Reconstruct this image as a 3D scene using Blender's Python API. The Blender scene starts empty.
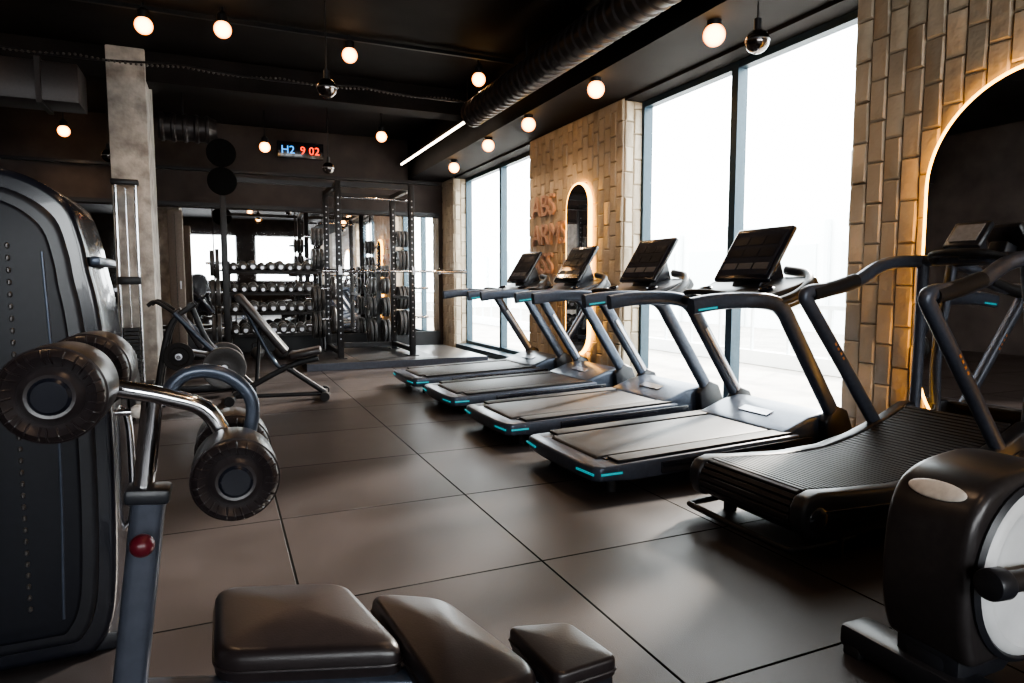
import bpy, bmesh, math, random
from mathutils import Vector, Matrix, Euler
random.seed(7)
C = bpy.context.scene.collection
D = bpy.data

# ------------------------------------------------------------------ materials
def mat(name, col, rough=0.5, metal=0.0, nscale=40, namt=0.12, bump=0.0, bscale=200, emit=None, estr=0, coat=0.0, spec=0.5):
    m = D.materials.new(name); m.use_nodes = True
    nt = m.node_tree; N = nt.nodes; L = nt.links
    b = N["Principled BSDF"]
    b.inputs["Roughness"].default_value = rough
    b.inputs["Metallic"].default_value = metal
    b.inputs["Specular IOR Level"].default_value = spec
    b.inputs["Coat Weight"].default_value = coat
    tc = N.new("ShaderNodeTexCoord")
    nz = N.new("ShaderNodeTexNoise"); nz.inputs["Scale"].default_value = nscale; nz.inputs["Detail"].default_value = 4
    L.new(tc.outputs["Object"], nz.inputs["Vector"])
    r = N.new("ShaderNodeValToRGB")
    r.color_ramp.elements[0].position = 0.3; r.color_ramp.elements[1].position = 0.7
    r.color_ramp.elements[0].color = tuple(c*(1-namt) for c in col)+(1,)
    r.color_ramp.elements[1].color = tuple(min(1, c*(1+namt)) for c in col)+(1,)
    L.new(nz.outputs["Fac"], r.inputs["Fac"]); L.new(r.outputs["Color"], b.inputs["Base Color"])
    if bump > 0:
        n2 = N.new("ShaderNodeTexNoise"); n2.inputs["Scale"].default_value = bscale; n2.inputs["Detail"].default_value = 3
        L.new(tc.outputs["Object"], n2.inputs["Vector"])
        bp = N.new("ShaderNodeBump"); bp.inputs["Strength"].default_value = bump; bp.inputs["Distance"].default_value = 0.01
        L.new(n2.outputs["Fac"], bp.inputs["Height"]); L.new(bp.outputs["Normal"], b.inputs["Normal"])
    if emit:
        b.inputs["Emission Color"].default_value = tuple(emit)+(1,)
        b.inputs["Emission Strength"].default_value = estr
    return m

M_black = mat("black_plastic", (0.016, 0.017, 0.022), 0.36)
M_gloss = mat("gloss_black", (0.010, 0.011, 0.017), 0.22, coat=0.3)
M_shroud = mat("shroud_panel", (0.009, 0.010, 0.015), 0.42, spec=0.3)
M_ellip = mat("elliptical_shell", (0.034, 0.030, 0.031), 0.30, 0.2)
M_frame = mat("treadmill_frame_slate", (0.068, 0.082, 0.112), 0.30, 0.5)
M_side = mat("treadmill_side_rail", (0.066, 0.074, 0.098), 0.38, 0.35)
M_belt = mat("belt_rubber", (0.020, 0.018, 0.020), 0.50, bump=0.1, bscale=300, spec=0.28)
M_rub = mat("rubber", (0.015, 0.014, 0.015), 0.6, spec=0.3)
M_steel = mat("black_steel", (0.014, 0.014, 0.016), 0.4, 0.2)
M_chrome = mat("chrome", (0.75, 0.75, 0.78), 0.14, 1.0, namt=0.04)
M_silver = mat("brushed_silver", (0.45, 0.45, 0.48), 0.3, 1.0)
M_leather = mat("black_brown_leather", (0.021, 0.016, 0.017), 0.33, bump=0.05, bscale=240, spec=0.6)
M_screen = mat("dark_display_glass", (0.04, 0.042, 0.055), 0.12, coat=1.0)
M_teal = mat("teal_accent", (0.01, 0.34, 0.38), 0.4, emit=(0.03, 0.6, 0.7), estr=0.35)
M_conc = mat("raw_concrete", (0.42, 0.39, 0.36), 0.85, nscale=6, namt=0.4, bump=0.6, bscale=30)
M_ceil = mat("ceiling_black", (0.011, 0.0095, 0.010), 0.75, nscale=2, namt=0.4, spec=0.2)
M_dark = mat("wall_dark_brown", (0.048, 0.037, 0.034), 0.7, nscale=3, namt=0.3, spec=0.3)
M_mortar = mat("mortar", (0.32, 0.26, 0.20), 0.9)
M_duct = mat("duct_dark_metal", (0.035, 0.030, 0.030), 0.42, 0.4)
M_pend = mat("pendant_smoked_metal", (0.22, 0.20, 0.19), 0.16, 1.0)
M_wframe = mat("window_frame_paint", (0.03, 0.058, 0.08), 0.4, 0.2)
M_red = mat("red_knob", (0.10, 0.010, 0.018), 0.3)
M_white = mat("white_disc_plastic", (0.72, 0.73, 0.74), 0.35, nscale=8, namt=0.08)
M_label = mat("silver_label", (0.65, 0.6, 0.55), 0.35)
M_plate = mat("plate_grey_rubber", (0.050, 0.048, 0.049), 0.4)
M_matte = mat("matte_black_board", (0.006, 0.006, 0.006), 0.9, spec=0.1)
M_head = mat("dumbbell_head", (0.085, 0.08, 0.078), 0.35, 0.4)
M_text = mat("wall_letter_rose", (0.56, 0.36, 0.27), 0.5)
M_orange = mat("orange_mark", (0.7, 0.25, 0.06), 0.5)
M_led = mat("led_strip_glow", (1, 0.9, 0.8), 0.5, emit=(1.0, 0.84, 0.66), estr=14)
M_halo = mat("mirror_halo_led", (1, 0.7, 0.3), 0.5, emit=(1.0, 0.50, 0.09), estr=11)
M_clkr = mat("clock_red", (1, .1, .05), 0.5, emit=(1.0, 0.05, 0.015), estr=3)
M_clkb = mat("clock_blue", (.1, .5, 1), 0.5, emit=(0.04, 0.30, 0.9), estr=2.0)
M_plat = mat("platform_rubber", (0.024, 0.022, 0.022), 0.28)
M_ext = mat("exterior_facade", (0.88, 0.9, 0.9), 0.8, nscale=1, namt=0.04)
M_ext2 = mat("exterior_panel", (0.74, 0.79, 0.80), 0.8)
M_pave = mat("exterior_pavement", (0.48, 0.44, 0.40), 0.9, nscale=2, namt=0.2)
M_beige = mat("beige_panel", (0.16, 0.13, 0.11), 0.7)

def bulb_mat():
    m = D.materials.new("warm_bulb_painted_halo"); m.use_nodes = True
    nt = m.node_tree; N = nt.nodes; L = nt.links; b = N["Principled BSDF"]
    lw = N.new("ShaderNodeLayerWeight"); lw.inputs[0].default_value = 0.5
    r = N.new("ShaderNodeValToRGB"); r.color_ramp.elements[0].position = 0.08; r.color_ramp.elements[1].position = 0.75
    r.color_ramp.elements[0].color = (1.0, 0.56, 0.20, 1); r.color_ramp.elements[1].color = (0.20, 0.045, 0.004, 1)  # orange rim painted into the emission, imitates the glow halo around the lamp
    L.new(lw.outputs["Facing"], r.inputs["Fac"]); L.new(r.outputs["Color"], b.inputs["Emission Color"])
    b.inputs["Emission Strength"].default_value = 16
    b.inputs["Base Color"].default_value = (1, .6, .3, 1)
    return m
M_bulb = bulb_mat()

def mirror_mat():
    m = D.materials.new("mirror_glass"); m.use_nodes = True
    nt = m.node_tree; b = nt.nodes["Principled BSDF"]
    b.inputs["Metallic"].default_value = 1; b.inputs["Roughness"].default_value = 0.02
    nz = nt.nodes.new("ShaderNodeTexNoise"); nz.inputs["Scale"].default_value = 0.7
    r = nt.nodes.new("ShaderNodeValToRGB")
    r.color_ramp.elements[0].color = (0.82, 0.82, 0.82, 1); r.color_ramp.elements[1].color = (0.88, 0.88, 0.88, 1)
    nt.links.new(nz.outputs["Fac"], r.inputs["Fac"]); nt.links.new(r.outputs["Color"], b.inputs["Base Color"])
    return m
M_mirror = mirror_mat()

def glass_mat():
    m = D.materials.new("window_glass"); m.use_nodes = True
    nt = m.node_tree; N = nt.nodes; N.clear()
    o = N.new("ShaderNodeOutputMaterial"); mx = N.new("ShaderNodeMixShader"); mx.inputs[0].default_value = 0.04
    t = N.new("ShaderNodeBsdfTransparent"); t.inputs[0].default_value = (0.97, 0.99, 0.99, 1)
    g = N.new("ShaderNodeBsdfGlossy"); g.inputs["Roughness"].default_value = 0.02
    nt.links.new(t.outputs[0], mx.inputs[1]); nt.links.new(g.outputs[0], mx.inputs[2])
    nt.links.new(mx.outputs[0], o.inputs[0])
    return m
M_glass = glass_mat()

def brick_mat():
    m = D.materials.new("glazed_beige_brick"); m.use_nodes = True
    nt = m.node_tree; N = nt.nodes; L = nt.links; b = N["Principled BSDF"]
    b.inputs["Roughness"].default_value = 0.5
    tc = N.new("ShaderNodeTexCoord")
    nz = N.new("ShaderNodeTexNoise"); nz.inputs["Scale"].default_value = 3.0; nz.inputs["Detail"].default_value = 6
    L.new(tc.outputs["Object"], nz.inputs["Vector"])
    r = N.new("ShaderNodeValToRGB")
    r.color_ramp.elements[0].position = .3; r.color_ramp.elements[1].position = .75
    r.color_ramp.elements[0].color = (0.42, 0.345, 0.25, 1); r.color_ramp.elements[1].color = (0.55, 0.46, 0.35, 1)
    L.new(nz.outputs["Fac"], r.inputs["Fac"]); L.new(r.outputs["Color"], b.inputs["Base Color"])
    n2 = N.new("ShaderNodeTexNoise"); n2.inputs["Scale"].default_value = 14
    L.new(tc.outputs["Object"], n2.inputs["Vector"])
    bp = N.new("ShaderNodeBump"); bp.inputs["Strength"].default_value = 0.6; bp.inputs["Distance"].default_value = 0.02
    L.new(n2.outputs["Fac"], bp.inputs["Height"]); L.new(bp.outputs["Normal"], b.inputs["Normal"])
    return m
M_brick = brick_mat()

def floor_mat():
    m = D.materials.new("rubber_floor_tiles"); m.use_nodes = True
    nt = m.node_tree; N = nt.nodes; L = nt.links; b = N["Principled BSDF"]
    tc = N.new("ShaderNodeTexCoord"); mp = N.new("ShaderNodeMapping")
    mp.inputs["Location"].default_value = (-0.24, -0.5, 0)
    L.new(tc.outputs["Object"], mp.inputs["Vector"])
    br = N.new("ShaderNodeTexBrick"); br.offset = 0; br.squash = 1
    br.inputs["Scale"].default_value = 1; br.inputs["Brick Width"].default_value = 1; br.inputs["Row Height"].default_value = 1
    br.inputs["Mortar Size"].default_value = 0.0060; br.inputs["Mortar Smooth"].default_value = 0.3; br.inputs["Bias"].default_value = 0
    br.inputs["Color1"].default_value = (0.026, 0.0225, 0.0235, 1); br.inputs["Color2"].default_value = (0.036, 0.031, 0.032, 1)
    br.inputs["Mortar"].default_value = (0.003, 0.003, 0.003, 1)
    L.new(mp.outputs[0], br.inputs["Vector"])
    nz = N.new("ShaderNodeTexNoise"); nz.inputs["Scale"].default_value = 260; nz.inputs["Detail"].default_value = 3
    L.new(tc.outputs["Object"], nz.inputs["Vector"])
    n3 = N.new("ShaderNodeTexNoise"); n3.inputs["Scale"].default_value = 2.2; n3.inputs["Detail"].default_value = 5
    L.new(tc.outputs["Object"], n3.inputs["Vector"])
    mx = N.new("ShaderNodeMixRGB"); mx.blend_type = 'OVERLAY'; mx.inputs[0].default_value = 0.7
    L.new(br.outputs["Color"], mx.inputs[1]); L.new(nz.outputs["Fac"], mx.inputs[2])
    mx2 = N.new("ShaderNodeMixRGB"); mx2.blend_type = 'OVERLAY'; mx2.inputs[0].default_value = 0.6
    L.new(mx.outputs[0], mx2.inputs[1]); L.new(n3.outputs["Fac"], mx2.inputs[2])
    L.new(mx2.outputs[0], b.inputs["Base Color"])
    mr = N.new("ShaderNodeMapRange"); mr.inputs["To Min"].default_value = 0.30; mr.inputs["To Max"].default_value = 0.46
    L.new(n3.outputs["Fac"], mr.inputs["Value"])
    rm = N.new("ShaderNodeMath"); rm.operation = 'MAXIMUM'
    L.new(mr.outputs[0], rm.inputs[0]); L.new(br.outputs["Fac"], rm.inputs[1]); L.new(rm.outputs[0], b.inputs["Roughness"])
    sp = N.new("ShaderNodeMapRange"); sp.inputs["To Min"].default_value = 0.34; sp.inputs["To Max"].default_value = 0.05
    L.new(br.outputs["Fac"], sp.inputs["Value"]); L.new(sp.outputs[0], b.inputs["Specular IOR Level"])
    b.inputs["Specular Tint"].default_value = (1.0, .93, .91, 1)
    inv = N.new("ShaderNodeMath"); inv.operation = 'SUBTRACT'; inv.inputs[0].default_value = 1
    L.new(br.outputs["Fac"], inv.inputs[1])
    ad = N.new("ShaderNodeMath"); ad.operation = 'MULTIPLY_ADD'; ad.inputs[1].default_value = 0.15
    L.new(nz.outputs["Fac"], ad.inputs[0]); L.new(inv.outputs[0], ad.inputs[2])
    bp = N.new("ShaderNodeBump"); bp.inputs["Strength"].default_value = 0.8; bp.inputs["Distance"].default_value = 0.006
    L.new(ad.outputs[0], bp.inputs["Height"]); L.new(bp.outputs["Normal"], b.inputs["Normal"])
    return m
M_floor = floor_mat()

# ------------------------------------------------------------------ mesh builder
def catmull(pts, sub):
    if sub <= 1 or len(pts) < 3: return [Vector(p) for p in pts]
    P = [Vector(p) for p in pts]; P = [2*P[0]-P[1]]+P+[2*P[-1]-P[-2]]
    out = []
    for i in range(1, len(P)-2):
        for k in range(sub):
            t = k/sub; a, b, c, d = P[i-1], P[i], P[i+1], P[i+2]
            out.append(0.5*((2*b)+(c-a)*t+(2*a-5*b+4*c-d)*t*t+(3*b-a-3*c+d)*t*t*t))
    out.append(P[-2]); return out

class MB:
    def __init__(s, name):
        s.name = name; s.bm = bmesh.new(); s.mats = []
    def mi(s, m):
        if m not in s.mats: s.mats.append(m)
        return s.mats.index(m)
    def add(s, tb, m, bev=0, seg=2, mtx=None, ang=30):
        if bev > 0:
            tb.normal_update()
            es = [e for e in tb.edges if len(e.link_faces) == 2 and e.calc_face_angle(0) > math.radians(ang)]
            if es: bmesh.ops.bevel(tb, geom=es, offset=bev, segments=seg, affect='EDGES', profile=0.5, clamp_overlap=True)
        if mtx: bmesh.ops.transform(tb, matrix=mtx, verts=tb.verts)
        bmesh.ops.recalc_face_normals(tb, faces=tb.faces)
        k = s.mi(m)
        for f in tb.faces: f.material_index = k; f.smooth = True
        me = D.meshes.new("t"); tb.to_mesh(me); tb.free(); s.bm.from_mesh(me); D.meshes.remove(me)
    def box(s, c, size, m, rot=(0, 0, 0), bev=0, seg=2):
        tb = bmesh.new(); bmesh.ops.create_cube(tb, size=1)
        bmesh.ops.scale(tb, vec=size, verts=tb.verts)
        s.add(tb, m, bev, seg, Matrix.Translation(c) @ Euler([math.radians(a) for a in rot]).to_matrix().to_4x4())
    def cyl(s, p1, p2, r, m, seg=20, r2=None, bev=0):
        p1 = Vector(p1); p2 = Vector(p2); d = p2-p1
        tb = bmesh.new(); bmesh.ops.create_cone(tb, cap_ends=True, segments=seg, radius1=r, radius2=r if r2 is None else r2, depth=d.length)
        q = Vector((0, 0, 1)).rotation_difference(d.normalized()).to_matrix().to_4x4()
        s.add(tb, m, bev, 2, Matrix.Translation((p1+p2)/2) @ q, ang=50)
    def sph(s, c, r, m, sc=(1, 1, 1), rot=(0, 0, 0)):
        tb = bmesh.new(); bmesh.ops.create_uvsphere(tb, u_segments=24, v_segments=14, radius=r)
        bmesh.ops.scale(tb, vec=sc, verts=tb.verts)
        s.add(tb, m, mtx=Matrix.Translation(c) @ Euler([math.radians(a) for a in rot]).to_matrix().to_4x4())
    def lathe(s, o, axis, prof, m, seg=32):
        tb = bmesh.new(); rings = []
        for (r, h) in prof:
            if r < 1e-5: rings.append([tb.verts.new((0, 0, h))])
            else: rings.append([tb.verts.new((r*math.cos(2*math.pi*i/seg), r*math.sin(2*math.pi*i/seg), h)) for i in range(seg)])
        for a, b in zip(rings, rings[1:]):
            for i in range(seg):
                j = (i+1) % seg
                if len(a) == 1 and len(b) > 1: tb.faces.new((a[0], b[j], b[i]))
                elif len(b) == 1 and len(a) > 1: tb.faces.new((a[i], a[j], b[0]))
                elif len(a) > 1: tb.faces.new((a[i], a[j], b[j], b[i]))
        q = Vector((0, 0, 1)).rotation_difference(Vector(axis).normalized()).to_matrix().to_4x4()
        s.add(tb, m, mtx=Matrix.Translation(o) @ q)
    def prism(s, out, plane, d0, d1, m, bev=0, seg=3, mtx=None, ang=30):
        def P(a, b, d):
            return {'XZ': (a, d, b), 'XY': (a, b, d), 'YZ': (d, a, b)}[plane]
        tb = bmesh.new()
        A = [tb.verts.new(P(a, b, d0)) for a, b in out]; B = [tb.verts.new(P(a, b, d1)) for a, b in out]
        n = len(out)
        tb.faces.new(A); tb.faces.new(B[::-1])
        for i in range(n): tb.faces.new((A[i], B[i], B[(i+1) % n], A[(i+1) % n]))
        bmesh.ops.recalc_face_normals(tb, faces=tb.faces)
        s.add(tb, m, bev, seg, mtx, ang)
    def sweep(s, pts, a, m, b=None, side=None, seg=14, sub=6, sq=1.0):
        b = a if b is None else b
        P = catmull(pts, sub); n = len(P); tb = bmesh.new(); rings = []
        S = None
        for i in range(n):
            T = (P[min(i+1, n-1)]-P[max(i-1, 0)]).normalized()
            if side: S = Vector(side)
            elif S is None:
                S = T.cross(Vector((0, 0, 1)))
                if S.length < 0.05: S = T.cross(Vector((1, 0, 0)))
                S.normalize()
            else: S = (S-T*S.dot(T)).normalized()
            Nn = T.cross(S).normalized(); ring = []
            for k in range(seg):
                t = 2*math.pi*(k+0.5)/seg; c, d = math.cos(t), math.sin(t)
                c = math.copysign(abs(c)**sq, c); d = math.copysign(abs(d)**sq, d)
                ring.append(tb.verts.new(P[i]+Nn*a*c+S*b*d))
            rings.append(ring)
        for r0, r1 in zip(rings, rings[1:]):
            for k in range(seg): tb.faces.new((r0[k], r0[(k+1) % seg], r1[(k+1) % seg], r1[k]))
        tb.faces.new(rings[0][::-1]); tb.faces.new(rings[-1])
        s.add(tb, m)
    def done(s, loc=(0, 0, 0), rotz=0, parent=None, name=None):
        me = D.meshes.new(s.name); s.bm.to_mesh(me); s.bm.free()
        for m in s.mats: me.materials.append(m)
        try: me.set_sharp_from_angle(angle=math.radians(38))
        except Exception: pass
        return place(me, name or s.name, loc, rotz, parent)

def place(me, name, loc=(0, 0, 0), rotz=0, parent=None):
    ob = D.objects.new(name, me); C.objects.link(ob); ob.location = loc; ob.rotation_euler[2] = math.radians(rotz)
    if parent: ob.parent = parent
    return ob
def simple(name, c, size, m, bev=0, **k):
    b = MB(name); b.box((0, 0, 0), size, m, bev=bev, **k); return b.done(loc=c)
def text(body, size, m, loc, rot, parent=None, name="letters", ext=0.01, align='LEFT', sp=1.0, bold=0.0):
    cu = D.curves.new(name, 'FONT'); cu.body = body; cu.size = size; cu.extrude = ext; cu.align_x = align; cu.space_line = sp; cu.offset = bold
    cu.materials.append(m)
    ob = D.objects.new(name, cu); C.objects.link(ob); ob.location = loc; ob.rotation_euler = [math.radians(a) for a in rot]
    if parent: ob.parent = parent
    return ob

# ------------------------------------------------------------------ room shell
XL, XR, XO, YB, YF, ZC = -4.5, 4.05, 4.40, -5.0, 12.6, 3.95
W1 = (3.33, 6.20); W2 = (8.57, 11.9); ZT = 3.18; ZS = 0.09
simple("floor", ((XL+XO)/2, (YB+YF)/2, -0.05), (XO-XL, YF-YB, 0.1), M_floor)
f = D.objects["floor"]
me = f.data; me.transform(Matrix.Translation(f.location)); f.location = (0, 0, 0)
simple("ceiling", ((XL+XO)/2, (YB+YF)/2, ZC+0.05), (XO-XL, YF-YB, 0.1), M_ceil)
simple("wall_back", ((XL+XO)/2, YF+0.1, ZC/2), (XO-XL, 0.2, ZC), M_dark)
simple("wall_left", (XL-0.1, (YB+YF)/2, ZC/2), (0.2, YF-YB, ZC), M_dark)
b = MB("wall_right")
def seg(y0, y1, z0, z1, m=M_mortar): b.box(((XR+XO)/2, (y0+y1)/2, (z0+z1)/2), (XO-XR, y1-y0, z1-z0), m)
seg(YB, W1[0], 0, ZC); seg(W1[1], W2[0], 0, ZC); seg(W2[1], YF, 0, ZC)
seg(*W1, ZT, ZC, M_ceil); seg(*W2, ZT, ZC, M_ceil); seg(*W1, 0, ZS, M_wframe); seg(*W2, 0, ZS, M_wframe)
def bricks(y0, y1, z0, z1, axis='Y', fixed=0, sgn=-1):
    bw, bh, g = 0.125, 0.27, 0.005
    ncol = max(1, round((y1-y0)/bw)); w = (y1-y0)/ncol
    tb = bmesh.new()
    for i in range(ncol):
        z = z0-(bh*0.5 if i % 2 else 0)-random.uniform(0, .02)
        while z < z1:
            a, c = max(z, z0), min(z+bh, z1); z += bh
            if c-a < 0.03: continue
            ya, yb_ = y0+i*w+g/2, y0+(i+1)*w-g/2; a += g/2; c -= g/2; e = 0.012
            dd = [random.uniform(0.018, 0.030) for _ in range(4)]
            base = [(ya, a), (yb_, a), (yb_, c), (ya, c)]; top = [(ya+e, a+e), (yb_-e, a+e), (yb_-e, c-e), (ya+e, c-e)]
            def V(p, d): return tb.verts.new((fixed+sgn*d, p[0], p[1])) if axis == 'Y' else tb.verts.new((p[0], fixed+sgn*d, p[1]))
            B_ = [V(p, 0) for p in base]; Mi = [V(p, 0.012) for p in base]; T_ = [V(p, d) for p, d in zip(top, dd)]
            tb.faces.new(T_)
            for k in range(4):
                tb.faces.new((B_[k], B_[(k+1) % 4], Mi[(k+1) % 4], Mi[k])); tb.faces.new((Mi[k], Mi[(k+1) % 4], T_[(k+1) % 4], T_[k]))
    b.add(tb, M_brick)
bricks(-1.5, W1[0], 0, 3.2, fixed=XR); bricks(W1[1], W2[0], 0, 3.2, fixed=XR); bricks(W2[1], YF, 0, 3.2, fixed=XR)
bricks(XR, XR+0.22, 0, ZT, axis='X', fixed=W1[1]); bricks(XR, XR+0.22, 0, ZT, axis='X', fixed=W2[1])
bricks(XR, XR+0.22, 0, ZT, axis='X', fixed=W1[0], sgn=1)
b.done()
b = MB("wall_rear")
yy = YB-0.1
b.box((-0.05, yy, 0.7), (8.9, 0.2, 1.4), M_dark); b.box((-0.05, yy, 3.6), (8.9, 0.2, 0.7), M_dark)
for x in (-4.1, -1.9, 1.0, 4.15): b.box((x, yy, 2.35), (0.8, 0.2, 2.0), M_dark)
b.done()

def window(name, y0, y1, mull):
    b = MB(name); x = XR+0.27; z0, z1 = ZS, ZT; f = 0.06
    b.box((x, (y0+y1)/2, z0+f/2), (0.1, y1-y0, f), M_wframe); b.box((x, (y0+y1)/2, z1-f/2), (0.1, y1-y0, f), M_wframe)
    for y, w in [(y0+f/2, f), (y1-f/2, f)]+[(m, 0.085) for m in mull]:
        b.box((x, y, (z0+z1)/2), (0.11, w, z1-z0), M_wframe)
    b.box((x, (y0+y1)/2, (z0+z1)/2), (0.006, y1-y0-0.02, z1-z0-0.02), M_glass)
    b.done()
window("window_1", *W1, [4.76]); window("window_2", *W2, [10.2])

# soffit, beams, duct
simple("ceiling_soffit", (3.875, (YB+YF)/2, 3.575), (1.05, YF-YB-0.02, 0.73), M_ceil)
b = MB("ceiling_beam"); b.box((0, 0, 0), (7.8, 0.35, 0.35), M_ceil); b.done(loc=(-0.6, 9.25, 3.77))
b = MB("ceiling_beam"); b.box((0, 0, 0), (7.8, 0.3, 0.3), M_ceil); b.done(loc=(-0.6, 5.2, 3.80))
b = MB("trim_1")
b.box((-0.25, 12.56, 2.56), (8.4, 0.06, 0.07), M_steel); b.box((-0.25, 12.55, 3.15), (8.4, 0.08, 0.05), M_steel); b.done()
b = MB("ventilation_duct")
prof = []
y = 0.0
while y < 8.6:
    prof += [(0.15, y), (0.165, y+0.015), (0.165, y+0.05), (0.15, y+0.065)]; y += 0.13
b.lathe((0, 0, 0), (0, 1, 0), [(0, 0)]+prof+[(0, prof[-1][1])], M_duct, 28)
for y in (1, 4, 7): b.cyl((0, y, 0.15), (0, y, 0.5), 0.012, M_steel)
b.done(loc=(3.02, -0.5, 3.38))
b = MB("ventilation_duct")
b.box((0, 0, 0), (3.1, 0.5, 0.4), M_duct, bev=0.01)
for x in (-0.6, .3, 1.2): b.box((x, 0, 0), (0.05, 0.56, 0.46), M_duct)
b.cyl((0.5, 0.0, 0.2), (0.5, 0, 0.5), 0.02, M_steel)
b.done(loc=(-2.85, 8.6, 3.3))
b = MB("ventilation_duct")
b.lathe((0, 0, 0), (1, 0, 0), [(0, 0), (.17, 0)]+[(r, x+0.0) for k in range(5) for x, r in ((k*.14+.01, .17), (k*.14+.03, .19), (k*.14+.06, .19), (k*.14+.08, .17))]+[(.14, .72), (0, .72)], M_duct, 28)
b.cyl((.3, 0, .15), (.3, 0, .62), .012, M_steel)
b.done(loc=(-0.70, 10.2, 3.32))
b = MB("led_strip_light"); b.box((0, 0, 0), (0.03, 3.9, 0.02), M_led); b.box((0, 0, 0.03), (0.05, 3.9, 0.04), M_steel)
for y in (-1.6, 1.6): b.cyl((0, y, 0.05), (0, y, 0.53), 0.008, M_steel)
b.done(loc=(3.1, 10.15, 3.40))
b = MB("ceiling_cable")
pp = [(-4.4+0.4*i, 8.35+0.01*math.sin(i), 3.62-0.05*math.sin(math.pi*((i % 5)/5))) for i in range(20)]
b.sweep(pp, 0.012, M_steel, seg=6, sub=3)
for i in range(150): b.sph((-4.35+i*0.0506, 8.35, 3.60-0.03*math.sin(math.pi*((i % 20)/20))), 0.014, M_head)
b.done()

b = MB("concrete_column"); b.box((0, 0, 0), (0.40, 0.85, ZC), M_conc, bev=0.015); b.done(loc=(-0.93, 9.45, ZC/2))

# back wall mirrors
b = MB("wall_mirror_back")
xs = [-4.0, -2.7, -1.4, -0.1, 1.25, 2.6, 3.95]
for a, c in zip(xs, xs[1:]): b.box(((a+c)/2, 12.585, 1.4), (c-a-0.02, 0.02, 2.2), M_mirror)
b.done()
b = MB("baseboard_back"); b.box((-0.2, 12.54, 0.15), (8.3, 0.08, 0.28), M_steel); b.done()

def pill(name, yc, w, z0, z1):
    b = MB(name); r = w/2
    def outl(g):
        o = [(yc+(r+g)*math.cos(t), z1-r+(r+g)*math.sin(t)) for t in [math.pi*i/40 for i in range(41)]]
        o += [(yc+(r+g)*math.cos(t), z0+r+(r+g)*math.sin(t)) for t in [math.pi+math.pi*i/40 for i in range(41)]]
        return o
    b.prism(outl(-0.015), 'YZ', XR-0.030, XR-0.074, M_halo)
    b.prism(outl(0.0), 'YZ', XR-0.074, XR-0.080, M_steel)
    b.prism(outl(-0.012), 'YZ', XR-0.080, XR-0.084, M_mirror)
    tb = bmesh.new(); O = outl(0.008); I = outl(-0.014)
    vo = [tb.verts.new((XR-0.078, *p)) for p in O]; vi = [tb.verts.new((XR-0.086, *p)) for p in I]
    n = len(O)
    vo2 = [tb.verts.new((XR-0.040, *p)) for p in O]
    for i in range(n):
        tb.faces.new((vo[i], vo[(i+1) % n], vi[(i+1) % n], vi[i])); tb.faces.new((vo2[i], vo2[(i+1) % n], vo[(i+1) % n], vo[i]))
    b.add(tb, M_halo)
    b.done()
pill("backlit_mirror", 2.14, 1.2, 0.15, 2.38); pill("backlit_mirror", 7.08, 0.56, 0.35, 2.42)

t = text("ABS\nARMS\nASS", 0.40, M_text, (XR-0.05, 8.40, 2.12), (90, 0, -90), name="wall_lettering_sign", ext=0.018, sp=0.96, bold=0.0)

# exterior
simple("exterior_pavement", (19.5, 6, -0.12), (30, 60, 0.1), M_pave)
b = MB("exterior_building")
b.box((0, 0, 1.55), (1, 60, 3.1), M_ext)
for i in range(-9, 10):
    b.box((-0.52, i*3.0, 1.5), (0.06, 2.2, 1.7), M_ext2); b.box((-0.6, i*3.0+1.5, 1.5), (0.1, .12, 2.9), M_ext2)
b.done(loc=(15, 8, -.065))
b = MB("exterior_railing")
b.box((0, 0, 0.95), (0.06, 30, 0.06), M_ext2)
for i in range(40): b.box((0, -14.6+i*.75, .50), (0.04, 0.04, 0.94), M_ext2)
b.box((0, 0, .12), (.15, 30, .22), M_ext)
b.done(loc=(7.8, 7, -0.07))

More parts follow.
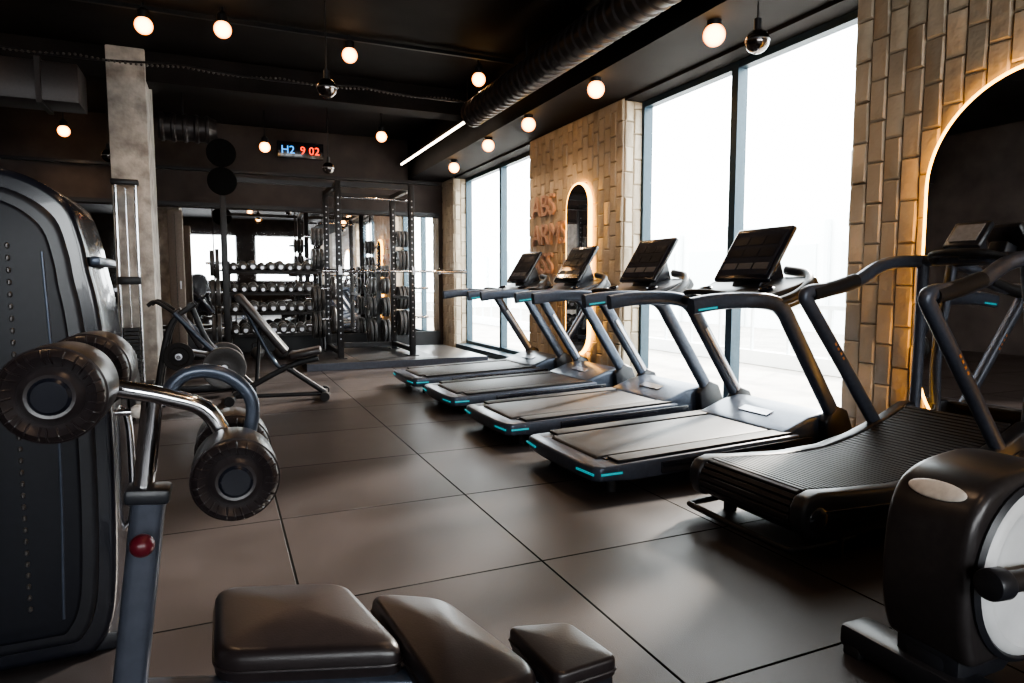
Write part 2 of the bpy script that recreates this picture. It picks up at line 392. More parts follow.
# ------------------------------------------------------------------ treadmill
def treadmill_mesh():
    b = MB("treadmill")
    for s in (-1, 1):
        b.prism([(0.05, .09), (0.02, .175), (1.5, .225), (1.5, .11), (.2, .075)], 'XZ', s*.30, s*.435, M_side, bev=0.012)
        b.prism([(0.4, .10), (0.4, .165), (1.6, .205), (1.6, .10)], 'XZ', s*.434, s*.446, M_gloss, bev=0.004)
        b.box((0.06, s*.440, .132), (.14, .006, .012), M_teal)
        b.box((-.056, s*.34, .132), (.008, .16, .012), M_teal, rot=(0, 0, s*-6))
        b.cyl((.12, s*.34, 0), (.12, s*.34, .09), .03, M_rub); b.cyl((1.85, s*.34, 0), (1.85, s*.34, .09), .035, M_rub)
        y = s*.425
        b.sweep([(1.90, y, .16), (1.82, y, .30), (1.60, y, .63), (1.40, y, .93), (1.33, y, 1.03), (1.24, y, 1.085), (1.05, y, 1.105), (.8, y, 1.10), (.60, y, 1.075)], .050, M_frame, b=.03, side=(0, 1, 0), seg=16, sq=.55)
        b.box((.70, y+s*.029, 1.060), (.14, .006, .012), M_teal, rot=(0, -6, 0))
        b.sweep([(1.80, y-s*.03, .36), (1.45, y-s*.03, .87)], .018, M_silver, b=.006, side=(0, 1, 0), sq=.6)
        b.prism([(1.72, .12), (1.70, .30), (1.80, .40), (1.90, .36), (1.97, .2), (1.96, .10)], 'XZ', s*.385, s*.46, M_black, bev=.015)
        b.sweep([(1.25, y, 1.08), (1.42, y, 1.13), (1.56, s*.40, 1.20), (1.66, s*.30, 1.27), (1.68, s*.12, 1.30)], .035, M_black, b=.03, seg=12)
    b.prism([(.12, -.437), (.0, -.437), (-.045, -.40), (-.062, -.2), (-.066, 0), (-.062, .2), (-.045, .40), (0, .437), (.12, .437)], 'XY', .085, .175, M_frame, bev=.018)
    b.prism([(0.05, .10), (.04, .15), (.07, .188), (.12, .195), (1.5, .236), (1.5, .10)], 'XZ', -.275, .275, M_belt, bev=.008)
    b.prism([(.1, .10), (.1, .183), (1.5, .228), (1.5, .10)], 'XZ', -.32, .32, M_black)
    for s in (-1, 1):
        b.prism([(.12, .18), (.12, .196), (1.46, .24), (1.46, .225)], 'XZ', s*.30, s*.41, M_rub, bev=.003)
    b.prism([(1.40, .10), (1.38, .235), (1.46, .262), (1.62, .32), (1.76, .345), (1.88, .33), (1.96, .25), (1.98, .12), (1.95, .07)], 'XZ', -.40, .40, M_frame, bev=.03)
    b.box((1.56, 0, .304), (.07, .26, .006), M_silver, rot=(0, -20, 0))
    b.box((1.0, 0, .09), (1.7, .5, .05), M_black)
    b.prism([(1.22, 1.05), (1.20, 1.11), (1.28, 1.15), (1.46, 1.20), (1.64, 1.26), (1.68, 1.20), (1.6, 1.10), (1.4, 1.04)], 'XZ', -.40, .40, M_black, bev=.02)
    for s in (-1, 1):
        b.lathe((1.33, s*.28, 1.165), (-.25, 0, 1), [(.0, .0), (.045, .0), (.052, .012), (.045, .018), (.038, .005), (0, .004)], M_gloss, 20)
    b.sweep([(1.24, -.20, 1.10), (1.10, -.19, 1.135), (1.03, -.12, 1.15), (1.02, 0, 1.155), (1.03, .12, 1.15), (1.10, .19, 1.135), (1.24, .20, 1.10)], .019, M_rub, seg=10)
    b.sph((1.18, 0, 1.14), .022, M_red)
    R = 32
    b.box((1.50, 0, 1.41), (.045, .50, .44), M_gloss, rot=(0, R, 0), bev=.018, seg=3)
    dx, dz = -math.cos(math.radians(R))*.024, math.sin(math.radians(R))*.024
    b.box((1.50+dx, 0, 1.41+dz), (.004, .45, .36), M_screen, rot=(0, R, 0))
    ux, uz = math.sin(math.radians(R)), math.cos(math.radians(R))
    for r_, hh in ((.10, .07), (0.0, .07), (-.11, .05)):
        for k in range(3):
            b.box((1.50+dx*1.14+ux*r_, -.14+.14*k, 1.41+dz*1.14+uz*r_), (.002, .125, hh), M_side if r_ < -.1 else M_gloss, rot=(0, R, 0))
    b.prism([(1.42, 1.18), (1.50, 1.38), (1.60, 1.42), (1.66, 1.24)], 'XZ', -.13, .13, M_black, bev=.015)
    bmesh.ops.scale(b.bm, vec=(1, 1.06, 1), verts=b.bm.verts)
    me = D.meshes.new("treadmill"); b.bm.to_mesh(me); b.bm.free()
    for m in b.mats: me.materials.append(m)
    me.set_sharp_from_angle(angle=math.radians(38))
    return me
tm = treadmill_mesh()
for yc in (3.59, 4.85, 6.14, 7.44): place(tm, "treadmill", (1.93, yc, 0))

# ------------------------------------------------------------------ curved manual treadmill
b = MB("curved_treadmill")
top = [(.02, .275), (.10, .30), (.3, .285), (.6, .268), (.9, .278), (1.15, .325), (1.4, .40), (1.58, .475)]
for s in (-1, 1):
    b.prism([(.03, .12), (.0, .18), (.0, .25), (.03, .295)]+[(x, z+.012) for x, z in top[1:]]+[(1.68, .49), (1.72, .42), (1.72, .14), (1.6, .09), (.2, .09)], 'XZ', s*.29, s*.375, M_black, bev=.02)
    b.prism([(.10, .14), (.10, .235), (.6, .215), (1.1, .25), (1.5, .36), (1.6, .34), (1.6, .15)], 'XZ', s*.374, s*.382, M_gloss, bev=.004)
    b.sph((.09, s*.375, .20), .055, M_gloss, sc=(1, .25, 1))
    y = s*.345
    b.sweep([(1.42, y, .30), (1.30, y, .45), (1.02, y, .80), (.80, y, 1.07), (.755, y, 1.135), (.80, y, 1.165), (.98, y, 1.18), (1.16, y, 1.225), (1.32, y, 1.30), (1.48, y, 1.335), (1.62, y*.8, 1.34)], .038, M_side, seg=16, b=.030, side=(0, 1, 0), sq=.75)
    for k in range(4): b.box((.97+k*.022, y-.0315, .865-k*.028), (.012, .003, .016), M_orange, rot=(0, -38, 0))
    b.sweep([(.80, y, 1.15), (.98, y, 1.185), (1.14, y, 1.225)], .041, M_rub, seg=12)
    b.sweep([(1.66, y*.9, .40), (1.67, y*.9, .8), (1.62, y*.8, 1.34)], .032, M_side, seg=12)
    b.cyl((.25, s*.33, 0), (.25, s*.33, .1), .035, M_rub); b.cyl((1.55, s*.33, 0), (1.55, s*.33, .1), .035, M_rub)
P = catmull([(x, 0, z) for x, z in [(.07, .13), (.015, .17), (.012, .23), (.05, .285)]+top[1:]], 8)
L_ = 0; last = None; acc = []
for p, q in zip(P, P[1:]):
    L_ += (q-p).length; acc.append((L_, p, q))
d = 0
while d < L_:
    for (l, p, q) in acc:
        if l >= d:
            t = (q-p).normalized(); c = q-t*(l-d); ang = math.degrees(math.atan2(-t.z, t.x)); break
    b.box((c.x, 0, c.z), (.026, .58, .018), M_belt, rot=(0, ang, 0), bev=.004, seg=1); d += .031
b.box((.85, 0, .17), (1.55, .56, .12), M_black)
b.sweep([(.35, -.34, .08), (.14, -.345, .07), (.0, -.33, .07), (-.03, -.26, .07), (-.03, .26, .07), (0, .33, .07), (.14, .345, .07), (.35, .34, .08)], .016, M_steel, seg=10)
b.sweep([(1.62, -.28, 1.34), (1.66, 0, 1.35), (1.62, .28, 1.34)], .034, M_frame, seg=12)
b.sweep([(1.60, -.2, 1.34), (1.50, -.14, 1.37), (1.47, 0, 1.375), (1.50, .14, 1.37), (1.60, .2, 1.34)], .022, M_rub, seg=10)
b.prism([(1.58, 1.34), (1.56, 1.42), (1.66, 1.45), (1.70, 1.34)], 'XZ', -.05, .05, M_black, bev=.01)
b.box((1.58, 0, 1.47), (.04, .20, .18), M_black, rot=(0, 40, 0), bev=.012)
b.box((1.562, 0, 1.486), (.004, .15, .12), mat("lcd", (.30, .28, .27), .2), rot=(0, 40, 0))
for k in range(4): b.box((1.556+.018*k, 0, 1.47+.021*k), (.003, .12, .008), M_black, rot=(0, 40, 0))
b.done(loc=(2.21, 2.36, 0))

# ------------------------------------------------------------------ elliptical trainer
b = MB("elliptical_trainer")
o = catmull([(-.24, 0, .13), (-.28, 0, .26), (-.285, 0, .42), (-.26, 0, .56), (-.19, 0, .64), (-.05, 0, .675), (.14, 0, .67), (.5, 0, .56), (.85, 0, .36), (.9, 0, .14)], 4)
b.prism([(p.x, p.z) for p in o], 'XZ', -.13, .13, M_ellip, bev=.03, seg=4)
b.lathe((0, -.12, .385), (0, -1, 0), [(.245, 0), (.245, .022), (.236, .032), (.215, .036), (.205, .030), (.19, .030), (.08, .034), (.07, .045), (0, .045)], M_white, 56)
b.lathe((0, -.12, .385), (0, -1, 0), [(.262, 0), (.266, .018), (.252, .028), (.242, .02)], M_black, 56)
b.cyl((0, -.15, .385), (0, -.23, .385), .05, M_black, 28, bev=.008)
b.cyl((-.31, -.195, .425), (-.25, -.20, .422), .042, M_black, 28, bev=.008)
b.cyl((-.27, -.20, .424), (.30, -.24, .40), .028, M_ellip, 24)
b.box((0.0, -.205, .40), (.09, .07, .10), M_black, bev=.015)
b.sweep([(.28, -.24, .40), (.9, -.31, .30), (1.3, -.29, .5)], .028, M_frame)
b.box((.42, -.31, .44), (.42, .15, .05), M_rub, bev=.02)
b.sph((-.232, 0.0, .612), .10, M_label, sc=(.10, .85, .30), rot=(0, 41, 0))
b.box((-.21, -.03, .055), (.13, .60, .08), M_black, bev=.02); b.box((.4, 0, .09), (1.3, .12, .09), M_black, bev=.015)
b.box((-.12, 0, .12), (.25, .2, .12), M_black, bev=.03)
for y in (-.30, .22): b.box((-.21, y, .02), (.13, .06, .04), M_rub, bev=.005)
b.box((1.1, 0, .05), (.1, .7, .07), M_black, bev=.02)
b.sweep([(1.0, 0, .1), (1.08, 0, .8), (1.0, 0, 1.4)], .04, M_frame)
b.box((.98, 0, 1.45), (.05, .3, .22), M_gloss, rot=(0, 25, 0), bev=.02)
for s in (-1, 1): b.sweep([(1.3, s*.29, .5), (1.15, s*.29, 1.0), (1.0, s*.29, 1.45), (.92, s*.26, 1.55)], .02, M_frame); b.cyl((1.06, 0, .95), (1.17, s*.29, .95), .02, M_frame)
b.done(loc=(2.10, 1.21, 0))

# ------------------------------------------------------------------ foreground bench with foam rollers
b = MB("decline_bench")
def roller(x, y0, z, L, r=.074):
    b.lathe((x, y0, z), (0, 1, 0), [(0, .010), (.020, .010), (.024, .004), (.034, .002), (.040, .006), (.046, .014), (.054, .006), (r-.012, 0), (r-.004, .006), (r, .018), (r+.002, L/2), (r, L-.018), (r-.004, L-.006), (r-.012, L), (0, L)], M_leather, 56)
    for k in range(26):
        t = 2*math.pi*(k+random.uniform(-.2, .2))/26
        b.sweep([(x+.050*math.cos(t), y0+.009, z+.050*math.sin(t)), (x+(r-.012)*math.cos(t+.04), y0+.0006, z+(r-.012)*math.sin(t+.04)), (x+(r-.003)*math.cos(t+.06), y0+.007, z+(r-.003)*math.sin(t+.06))], .0018, M_leather, seg=6, sub=3)
    b.lathe((x, y0+.014, z), (0, 1, 0), [(r-.002, 0), (r+.0018, .002), (r-.001, .005)], M_leather, 56)
    b.lathe((x, y0-.002, z), (0, 1, 0), [(0, .0), (.024, .0), (.029, .004), (.029, .012)], M_gloss, 28)
UX, UZ, LX, LZ = -.245, 1.03, .012, .850
roller(UX, 1.19, UZ, .165); roller(UX, 1.48, UZ, .165)
roller(LX, 1.25, LZ, .15); roller(LX, 1.48, LZ, .15)
b.cyl((UX, 1.20, UZ), (UX, 1.64, UZ), .014, M_chrome); b.cyl((LX, 1.26, LZ), (LX, 1.62, LZ), .014, M_chrome)
b.sweep([(UX, 1.41, UZ), (-.19, 1.41, 1.01), (-.10, 1.41, .985), (-.03, 1.41, .95), (LX, 1.41, LZ)], .017, M_chrome, seg=14)
b.sweep([(-.12, 1.44, .97), (-.07, 1.44, 1.025), (0.0, 1.44, 1.02), (.05, 1.44, .96), (LX+.02, 1.44, LZ)], .014, M_frame, seg=12)
b.sweep([(-.125, 1.42, 1.0), (-.165, 1.42, .70)], .019, M_chrome, seg=20)
b.sweep([(-.14, 1.42, .80), (-.205, 1.42, .30), (-.23, 1.42, .08)], .030, M_side, b=.026, side=(0, 1, 0), sq=.55, seg=16)
b.box((-.142, 1.42, .80), (.078, .070, .03), M_black, rot=(0, 6, 0), bev=.008)
b.cyl((-.165, 1.40, .70), (-.15, 1.35, .725), .008, M_chrome); b.sph((-.148, 1.335, .728), .021, M_red)
b.sweep([(-.20, 1.42, .40), (-.02, 1.38, .385), (.30, 1.27, .385), (.66, 1.13, .375)], .03, M_frame, b=.028, sq=.55, seg=16)
b.sweep([(.60, 1.15, .37), (.72, 1.10, .05)], .028, M_frame, sq=.6)
b.box((-.23, 1.42, .045), (.09, .56, .07), M_frame, rot=(0, 0, -20), bev=.01); b.box((.72, 1.10, .04), (.08, .44, .07), M_frame, rot=(0, 0, -20), bev=.01)
b.sweep([(-.22, 1.42, .07), (.72, 1.10, .06)], .025, M_frame, sq=.6)
b.sweep([(.10, 1.33, .37), (-.02, 1.37, .08)], .02, M_chrome)
def pad(pts, z, th, r=.055, dome=.016, edge=.028):
    o = []; n = len(pts)
    for i in range(n):
        p = Vector(pts[i]); a = Vector(pts[i-1]); c = Vector(pts[(i+1) % n])
        p0 = p+(a-p).normalized()*r; p1 = p+(c-p).normalized()*r
        for k in range(8):
            t = k/7; q = (1-t)**2*p0+2*t*(1-t)*p+t*t*p1; o.append(q)
        e0 = p1; e1 = c+(p-c).normalized()*r
        for k in range(1, 6): o.append(e0.lerp(e1, k/6))
    c = sum(o, Vector((0, 0)))/len(o); R = sum((q-c).length for q in o)/len(o)
    tb = bmesh.new(); rings = []
    prof = [(.006, z-th), (0, z-th+.008), (0, z-edge)]
    for k in range(1, 6):
        t = k/5*math.pi/2; prof.append((edge*(1-math.cos(t)), z-edge+edge*math.sin(t)))
    for f_ in (.55, .3, .1): prof.append((None, f_))
    for a, h in prof:
        ring = []
        for q in o:
            dlt = q-c
            if a is None:
                s_ = (1-edge/R)*h; zz = z+dome*(1-h**2)
            else:
                s_ = 1-a/R; zz = h
            ring.append(tb.verts.new((c.x+dlt.x*s_, c.y+dlt.y*s_, zz)))
        rings.append(ring)
    m_ = len(o)
    for r0, r1 in zip(rings, rings[1:]):
        for k in range(m_): tb.faces.new((r0[k], r0[(k+1) % m_], r1[(k+1) % m_], r1[k]))
    tb.faces.new(rings[-1]); tb.faces.new(rings[0][::-1])
    b.add(tb, M_leather)
    o2 = [(c.x+(q.x-c.x)*.96, c.y+(q.y-c.y)*.96) for q in o]
    b.prism(o2, 'XY', z-th-.012, z-th+.004, M_black)
    o3 = [Vector((c.x+(q.x-c.x)*1.004, c.y+(q.y-c.y)*1.004, z-th*.60)) for q in o]; o3.append(o3[0])
    b.sweep(o3, .0032, M_leather, seg=6, sub=1)
pad([(-.04, 1.70), (.255, 1.60), (.32, 1.245), (-.04, 1.37)], .478, .068)
pad([(.295, 1.545), (.455, 1.445), (.54, 1.06), (.335, 1.04)], .470, .062, r=.06)
pad([(.535, 1.245), (.665, 1.21), (.69, 1.05), (.55, 1.04)], .474, .045, r=.02, dome=.004, edge=.010)
b.done()

# ------------------------------------------------------------------ weight stack machine (left)
b = MB("weight_stack_machine")
o = catmull([(p[0], 0, p[1]) for p in [(-.42, .0), (-.37, .08), (-.345, .23), (-.333, .55), (-.335, .9), (-.352, 1.13), (-.372, 1.25), (-.385, 1.34), (-.42, 1.45), (-.508, 1.52), (-.62, 1.55), (-.76, 1.53), (-.87, 1.45), (-.92, 1.3), (-.95, .9), (-.95, .3), (-.9, .0)]], 4)
b.prism([(p.x, p.z) for p in o], 'XZ', 2.42, 2.80, M_gloss, bev=.03, seg=4)
cx, cz = -.64, .78
b.prism([(cx+(p.x-cx)*.84, cz+(p.z-cz)*.93) for p in o], 'XZ', 2.405, 2.45, M_black, bev=.02, seg=3)
b.prism([(cx+(p.x-cx)*.70, cz+(p.z-cz)*.88) for p in o], 'XZ', 2.398, 2.43, M_shroud, bev=.012)
for z in range(32): b.box((-.575, 2.396, .2+z*.036), (.012, .01, .018), M_head, bev=.004, seg=1)
b.sweep([(-.49, 2.40, .15), (-.475, 2.40, .7), (-.49, 2.40, 1.3)], .005, M_frame, seg=8)
b.box((-.36, 2.6, 1.275), (.03, .34, .03), M_frame, bev=.008)
b.cyl((-.34, 2.55, .77), (-.285, 2.55, .77), .012, M_chrome); b.sph((-.275, 2.55, .77), .024, M_label)
b.sweep([(-.34, 2.6, .35), (-.31, 2.6, .42), (-.31, 2.6, .72), (-.34, 2.6, .78)], .012, M_chrome)
b.box((-.64, 2.62, .03), (.58, .36, .06), M_black, bev=.01)
b.done()

# ------------------------------------------------------------------ plates helper
def plate(b, c, axis, r=.225, t=.05, m=M_plate):
    b.lathe(Vector(c)-Vector(axis)*t/2, axis, [(.025, 0), (.05, 0), (.055, .008), (r*.62, .010), (r*.70, 0), (r*.97, 0), (r, .006), (r, t-.006), (r*.97, t), (r*.70, t), (r*.62, t-.010), (.055, t-.008), (.05, t), (.025, t)], m, 32)
    b.cyl(Vector(c)-Vector(axis)*(t/2+.002), Vector(c)+Vector(axis)*(t/2+.002), .036, M_silver, 16)

# ------------------------------------------------------------------ lifting platform + power rack + barbell
b = MB("lifting_platform"); b.box((0, 0, 0), (2.7, 2.2, .10), M_plat, bev=.008); b.box((0, 0, .052), (1.2, 2.0, .004), M_steel)
b.box((0, -1.102, .0), (2.7, .012, .10), M_side); b.done(loc=(2.40, 10.58, .05))
b = MB("power_rack"); H = 2.72; Z0 = .105
for x in (0, 1.1):
    for y in (0, 1.2):
        b.box((x, y, (H+Z0)/2), (.085, .085, H-Z0), M_steel, bev=.004)
        for k in range(24): b.cyl((x, y-.044, .4+k*.09), (x, y-.042, .4+k*.09), .011, M_silver, 8)
        b.box((x, y, Z0+.005), (.16, .16, .01), M_steel)
    b.box((x, .6, H-.05), (.07, 1.2, .07), M_steel); b.box((x, .6, .2), (.07, 1.2, .07), M_steel); b.box((x, .6, 1.0), (.05, 1.2, .05), M_steel)
b.box((.55, 0, H-.05), (1.1, .06, .07), M_steel); b.box((.55, 1.2, H-.05), (1.1, .06, .07), M_steel); b.box((.55, 1.2, .2), (1.1, .06, .07), M_steel)
b.cyl((-.02, .3, H-.2), (1.12, .3, H-.2), .018, M_chrome)
for x in (0, 1.1):
    b.box((x, -.07, 1.37), (.05, .12, .03), M_silver); b.box((x, -.12, 1.42), (.05, .02, .09), M_silver)
for x, s in ((0, -1), (1.1, 1)):
    for z, r in ((.55, .22), (.98, .2), (1.62, .17), (1.98, .14)):
        b.cyl((x, 1.2, z), (x+s*.34, 1.2, z), .022, M_chrome)
        for k in range(3): plate(b, (x+s*(.09+k*.065), 1.2, z), (1, 0, 0), r=r)
    for z, r in ((.7, .2), (1.15, .17)):
        b.cyl((x, .0, z), (x-s*.0+s*.26, .0, z), .02, M_chrome)
        if s < 0: plate(b, (x+s*.1, 0, z), (1, 0, 0), r=r)
b.done(loc=(1.6, 10.0, 0))
b = MB("barbell")
b.cyl((-.65, 0, 0), (.65, 0, 0), .018, M_chrome)
for s in (-1, 1):
    b.cyl((s*.65, 0, 0), (s*1.1, 0, 0), .030, M_chrome); b.cyl((s*.64, 0, 0), (s*.67, 0, 0), .045, M_chrome)
b.done(loc=(2.45, 9.90, 1.405))
b = MB("plate_storage_tree")
b.box((0, 0, .75), (.07, .07, 1.5), M_steel); b.box((0, 0, .03), (.5, .07, .06), M_steel); b.box((0, 0, .03), (.07, .4, .06), M_steel)
for z, r in ((.35, .22), (.80, .18), (1.18, .15), (1.45, .11)):
    b.cyl((-.24, 0, z), (.24, 0, z), .02, M_chrome)
    for x in (-.16, -.09, .09, .16): plate(b, (x, 0, z), (1, 0, 0), r=r)
b.done(loc=(2.62, 12.05, 0))

# wall-ball target rig
b = MB("wall_ball_rig")
b.box((0, 0, 1.6), (.08, .08, 3.2), M_steel, bev=.004); b.box((0, 0, .01), (.3, .3, .02), M_steel)
b.box((0, 1.2, 1.4), (.07, .07, 2.8), M_steel); b.box((0, .6, 2.72), (.06, 1.2, .06), M_steel); b.box((.78, 0, 2.66), (1.4, .06, .06), M_steel)
for z in (3.0, 2.62): b.cyl((0, -.045, z), (0, -.065, z), .19, M_matte, 36, bev=.004)
b.box((0, .6, .4), (.05, 1.2, .05), M_steel)
for z in (.6, 1.1, 1.5): b.cyl((0, 0, z), (-.25, 0, z), .02, M_chrome); plate(b, (-.1, 0, z), (1, 0, 0), r=.2); plate(b, (-.17, 0, z), (1, 0, 0), r=.18)
b.done(loc=(0.06, 10.1, 0))

# ------------------------------------------------------------------ dumbbell racks
def db_rack(name, L, loc):
    b = MB(name)
    for x in (0, L):
        b.box((x, .15, .8), (.06, .06, 1.6), M_steel); b.box((x, 0.05, .03), (.07, .6, .06), M_steel)
        b.sweep([(x, -.22, .05), (x, .14, 1.45)], .025, M_steel)
    for z, yo in ((.36, -.10), (.72, -.04), (1.05, .02), (1.42, .08)):
        b.box((L/2, yo-.1, z), (L, .05, .04), M_plate, rot=(15, 0, 0)); b.box((L/2, yo+.1, z+.05), (L, .05, .04), M_steel, rot=(15, 0, 0))
        n = int(L/.145)
        for i in range(n):
            x = .08+i*(L-.16)/(n-1); r = .055+.009*(i % 3)+(.008 if z < .8 else 0)
            zz = z+.05+r*.9
            b.cyl((x, yo-.16, zz-.03), (x, yo-.06, zz-.01), r, M_head, 14, bev=.006); b.cyl((x, yo+.04, zz), (x, yo+.15, zz+.02), r, M_head, 14, bev=.006)
            b.cyl((x, yo-.07, zz-.01), (x, yo+.05, zz), .016, M_chrome, 10)
            b.cyl((x, yo-.165, zz-.03), (x, yo-.160, zz-.03), r*.5, M_silver, 12)
    b.done(loc=loc)
db_rack("dumbbell_rack", 1.5, (.12, 12.05, 0)); db_rack("dumbbell_rack", 1.7, (-3.1, 11.9, 0))

# ------------------------------------------------------------------ adjustable bench (mid-left)
b = MB("adjustable_bench")
def tb_pad(p1, p2, w, th):
    p1, p2 = Vector(p1), Vector(p2); d = p2-p1; a = math.degrees(math.atan2(-d.z, d.x))
    b.box((p1+p2)/2, (d.length, w, th), M_leather, rot=(0, a, 0), bev=.022, seg=3)
tb_pad((-.36, 0, 1.10), (.10, 0, .50), .28, .07); tb_pad((.13, 0, .46), (.45, 0, .52), .28, .07)
b.sweep([(-.42, 0, .06), (.1, 0, .34), (.42, 0, .43)], .03, M_steel, sq=.6)
b.sweep([(.1, 0, .34), (.48, 0, .06)], .028, M_steel, sq=.6)
b.sweep([(-.15, 0, .78), (-.2, 0, .18)], .02, M_steel); b.sweep([(-.30, 0, .98), (-.02, 0, .40), (.1, 0, .36)], .022, M_frame)
b.box((-.43, 0, .04), (.06, .55, .06), M_steel, bev=.008); b.box((.48, 0, .04), (.06, .45, .06), M_steel, bev=.008)
for s in (-1, 1): b.cyl((-.43, s*.27, .05), (-.43, s*.31, .05), .05, M_rub); b.cyl((.48, s*.22, .05), (.48, s*.26, .05), .045, M_rub)
b.sweep([(-.42, 0, .05), (.48, 0, .05)], .022, M_steel)
b.done(loc=(.50, 7.25, 0), rotz=-8)

# plate loaded machine
b = MB("plate_loaded_machine")
b.box((0, 0, .04), (1.1, .08, .07), M_steel, bev=.01); b.box((-.5, 0, .04), (.08, .8, .07), M_steel, bev=.01); b.box((.5, 0, .04), (.08, .8, .07), M_steel, bev=.01)
for s in (-1, 1):
    b.sweep([(-.45, s*.22, .06), (-.30, s*.22, .75), (-.05, s*.22, 1.0)], .03, M_steel, sq=.6)
    b.sweep([(-.25, s*.24, .9), (.05, s*.26, .55), (.22, s*.26, .38)], .028, M_frame)
    b.sweep([(-.25, s*.24, .9), (-.42, s*.24, 1.02), (-.50, s*.24, .98)], .02, M_rub)
    b.cyl((.22, s*.26, .30), (.22, s*.56, .30), .025, M_chrome)
    for k in range(2): plate(b, (.22, s*(.32+k*.06), .30), (0, 1, 0), r=.225, m=M_plate)
b.cyl((-.22, -.3, .44), (-.22, -.42, .44), .022, M_chrome); plate(b, (-.22, -.34, .44), (0, 1, 0), r=.15, m=M_rub)
b.sweep([(.5, 0, .06), (.1, 0, .5), (-.1, 0, .98)], .03, M_steel, sq=.6)
b.cyl((-.1, -.25, .98), (-.1, .25, .98), .025, M_steel)
b.box((-.12, 0, .72), (.07, .26, .5), M_leather, rot=(0, -28, 0), bev=.02, seg=3); b.box((-.02, 0, .42), (.34, .28, .07), M_leather, rot=(0, 12, 0), bev=.02, seg=3)
b.done(loc=(-.22, 8.15, 0), rotz=0)

# barbell on the floor
b = MB("loaded_barbell")
b.cyl((-.9, 0, .225), (.9, 0, .225), .015, M_chrome)
for s in (-1, 1):
    plate(b, (s*.55, 0, .225), (1, 0, 0)); plate(b, (s*.62, 0, .225), (1, 0, 0)); b.cyl((s*.5, 0, .225), (s*.95, 0, .225), .025, M_chrome)
b.done(loc=(-1.38, 6.9, 0))

# cable tower
b = MB("cable_tower")
for x in (-.10, .10): b.cyl((x, 0, .05), (x, 0, 2.35), .014, M_chrome)
b.box((0, 0, 2.37), (.28, .12, .06), M_steel, bev=.01); b.box((0, 0, .03), (.4, .3, .06), M_steel, bev=.01)
for k in range(14): b.box((0, 0, .10+k*.045), (.16, .12, .04), M_steel, bev=.004, seg=1)
b.cyl((0, 0, .7), (0, 0, 2.3), .006, M_chrome); b.box((0.0, 0, 1.25), (.24, .07, .09), M_steel, bev=.01)
b.done(loc=(-.97, 8.80, 0))
b = MB("storage_bench"); b.box((0, 0, .22), (1.1, .45, .44), M_black, bev=.01); b.box((0, 0, .46), (1.14, .5, .04), M_plate, bev=.008)
for x in (-.3, .3): b.box((x, -.228, .22), (.01, .006, .4), M_steel)
b.done(loc=(-.62, 11.9, 0))
b = MB("locker_panel"); b.box((0, 0, 1.15), (.20, .3, 2.3), M_beige, bev=.01); b.box((.0, -.155, 1.15), (.005, .01, 2.2), M_steel); b.box((.05, -.16, 1.2), (.015, .02, .12), M_silver)
b.done(loc=(-.60, 11.2, 0))

b = MB("kettlebell")
b.sph((0, 0, .11), .11, M_plate, sc=(1, 1, .95)); b.sweep([(-.06, 0, .17), (-.07, 0, .25), (0, 0, .29), (.07, 0, .25), (.06, 0, .17)], .015, M_steel)
kb = b.done(loc=(.85, 11.3, 0)); place(kb.data, "kettlebell", (.5, 11.3, 0))

# digital wall clock
e = D.objects.new("digital_wall_clock", None); C.objects.link(e); e.location = (1.36, 12.4, 3.56)
b = MB("clock_case"); b.box((0, 0, 0), (.78, .08, .28), M_gloss, bev=.01)
b.box((0, .12, 0), (.1, .16, .1), M_steel); b.done(parent=e)
text("H2", .19, M_clkb, (-.33, -.045, -.065), (90, 0, 0), e, "digits_left", .003)
text("9 02", .19, M_clkr, (-.01, -.045, -.065), (90, 0, 0), e, "digits_right", .003)

# ------------------------------------------------------------------ lamps
def spot(x, y, z, zc, watt):
    e = D.objects.new("ceiling_spotlight", None); C.objects.link(e); e.location = (x, y, z)
    b = MB("housing"); b.lathe((0, 0, .02), (0, 0, 1), [(0, .04), (.045, .04), (.05, .03), (.055, .03), (.055, .10), (.03, .13), (0, .13)], M_steel, 24)
    if zc-z > .14: b.cyl((0, 0, .14), (0, 0, zc-z), .012, M_steel, 10)
    b.sph((0, 0, -.015), .085, M_bulb)  # bulb made oversized so its painted rim reads as lamp glow
    b.done(parent=e)
    l = D.lights.new("lamp_light", 'SPOT'); l.energy = watt; l.color = (1.0, .68, .42); l.shadow_soft_size = .04; l.spot_size = math.radians(160); l.spot_blend = .9
    o = D.objects.new("lamp_light", l); C.objects.link(o); o.location = (0, 0, -.155); o.parent = e
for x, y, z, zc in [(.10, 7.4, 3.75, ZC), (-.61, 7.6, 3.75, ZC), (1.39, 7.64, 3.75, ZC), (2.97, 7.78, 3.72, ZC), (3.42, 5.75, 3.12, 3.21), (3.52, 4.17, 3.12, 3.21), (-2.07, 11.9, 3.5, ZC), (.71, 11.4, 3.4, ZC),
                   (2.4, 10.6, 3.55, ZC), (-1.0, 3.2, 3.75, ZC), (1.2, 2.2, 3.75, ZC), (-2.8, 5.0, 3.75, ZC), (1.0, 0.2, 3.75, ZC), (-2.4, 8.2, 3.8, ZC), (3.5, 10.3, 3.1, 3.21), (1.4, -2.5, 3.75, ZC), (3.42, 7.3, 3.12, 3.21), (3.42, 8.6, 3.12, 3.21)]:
    spot(x, y, z, zc, 32)
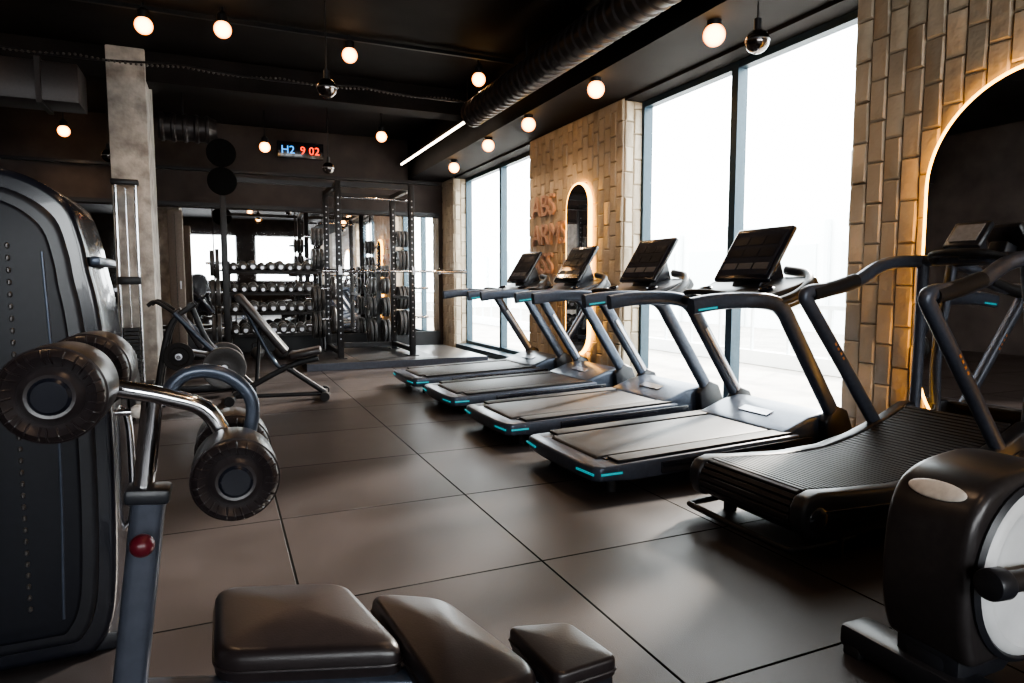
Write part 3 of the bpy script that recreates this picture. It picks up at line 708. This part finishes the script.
def pendant(x, y, z, zc, r):
    b = MB("pendant_globe"); b.sph((0, 0, 0), r, M_pend); b.cyl((0, 0, r*.9), (0, 0, r+.07), r*.3, M_steel); b.cyl((0, 0, r), (0, 0, zc-z), .006, M_steel, 8)
    b.lathe((0, 0, -r*.05), (0, 0, 1), [(r*1.0, 0), (r*1.03, .006), (r*1.0, .012)], M_silver); b.done(loc=(x, y, z))
pendant(3.58, 3.78, 2.94, 3.21, .085); pendant(.95, 6.4, 3.0, ZC, .09); pendant(-1.38, 10.9, 3.0, ZC, .09); pendant(1.42, 9.6, 2.82, ZC, .08)
b = MB("lighting_track"); b.box((0, 0, 0), (5.6, .04, .04), M_steel); b.done(loc=(1.0, 7.6, 3.9))

# ------------------------------------------------------------------ light
w = D.worlds.new("World"); bpy.context.scene.world = w; w.use_nodes = True
bg = w.node_tree.nodes["Background"]; bg.inputs[0].default_value = (0.94, 0.98, 1.0, 1); bg.inputs[1].default_value = 14.0
def portal(name, loc, rot, sx, sy):
    l = D.lights.new(name, 'AREA'); l.shape = 'RECTANGLE'; l.size = sx; l.size_y = sy; l.cycles.is_portal = True
    o = D.objects.new(name, l); C.objects.link(o); o.location = loc; o.rotation_euler = [math.radians(a) for a in rot]
portal("window_portal", (4.42, sum(W1)/2, 1.65), (0, 90, 0), 3.1, W1[1]-W1[0]); portal("window_portal", (4.42, sum(W2)/2, 1.65), (0, 90, 0), 3.1, W2[1]-W2[0])
portal("window_portal", (0, YB-.25, 2.25), (90, 0, 0), 8.4, 2.5)
s = D.lights.new("sun", 'SUN'); s.energy = 20; s.angle = math.radians(5); s.color = (1.0, .88, .76)
so = D.objects.new("sun", s); C.objects.link(so); so.location = (12, 12, 12)
dirv = -Vector((1.0, .55, .62)); so.rotation_euler = dirv.to_track_quat('-Z', 'Y').to_euler()
try: bpy.context.scene.view_settings.look = 'AgX - Medium High Contrast'
except Exception: pass

# ------------------------------------------------------------------ camera
cam = D.cameras.new("camera"); cam.sensor_width = 36; cam.lens = 23.2; cam.clip_start = .02
co = D.objects.new("camera", cam); C.objects.link(co); co.location = (0, 0, 1.2)
co.rotation_euler = (math.radians(90-4.9), 0, math.radians(-23.7))
bpy.context.scene.camera = co
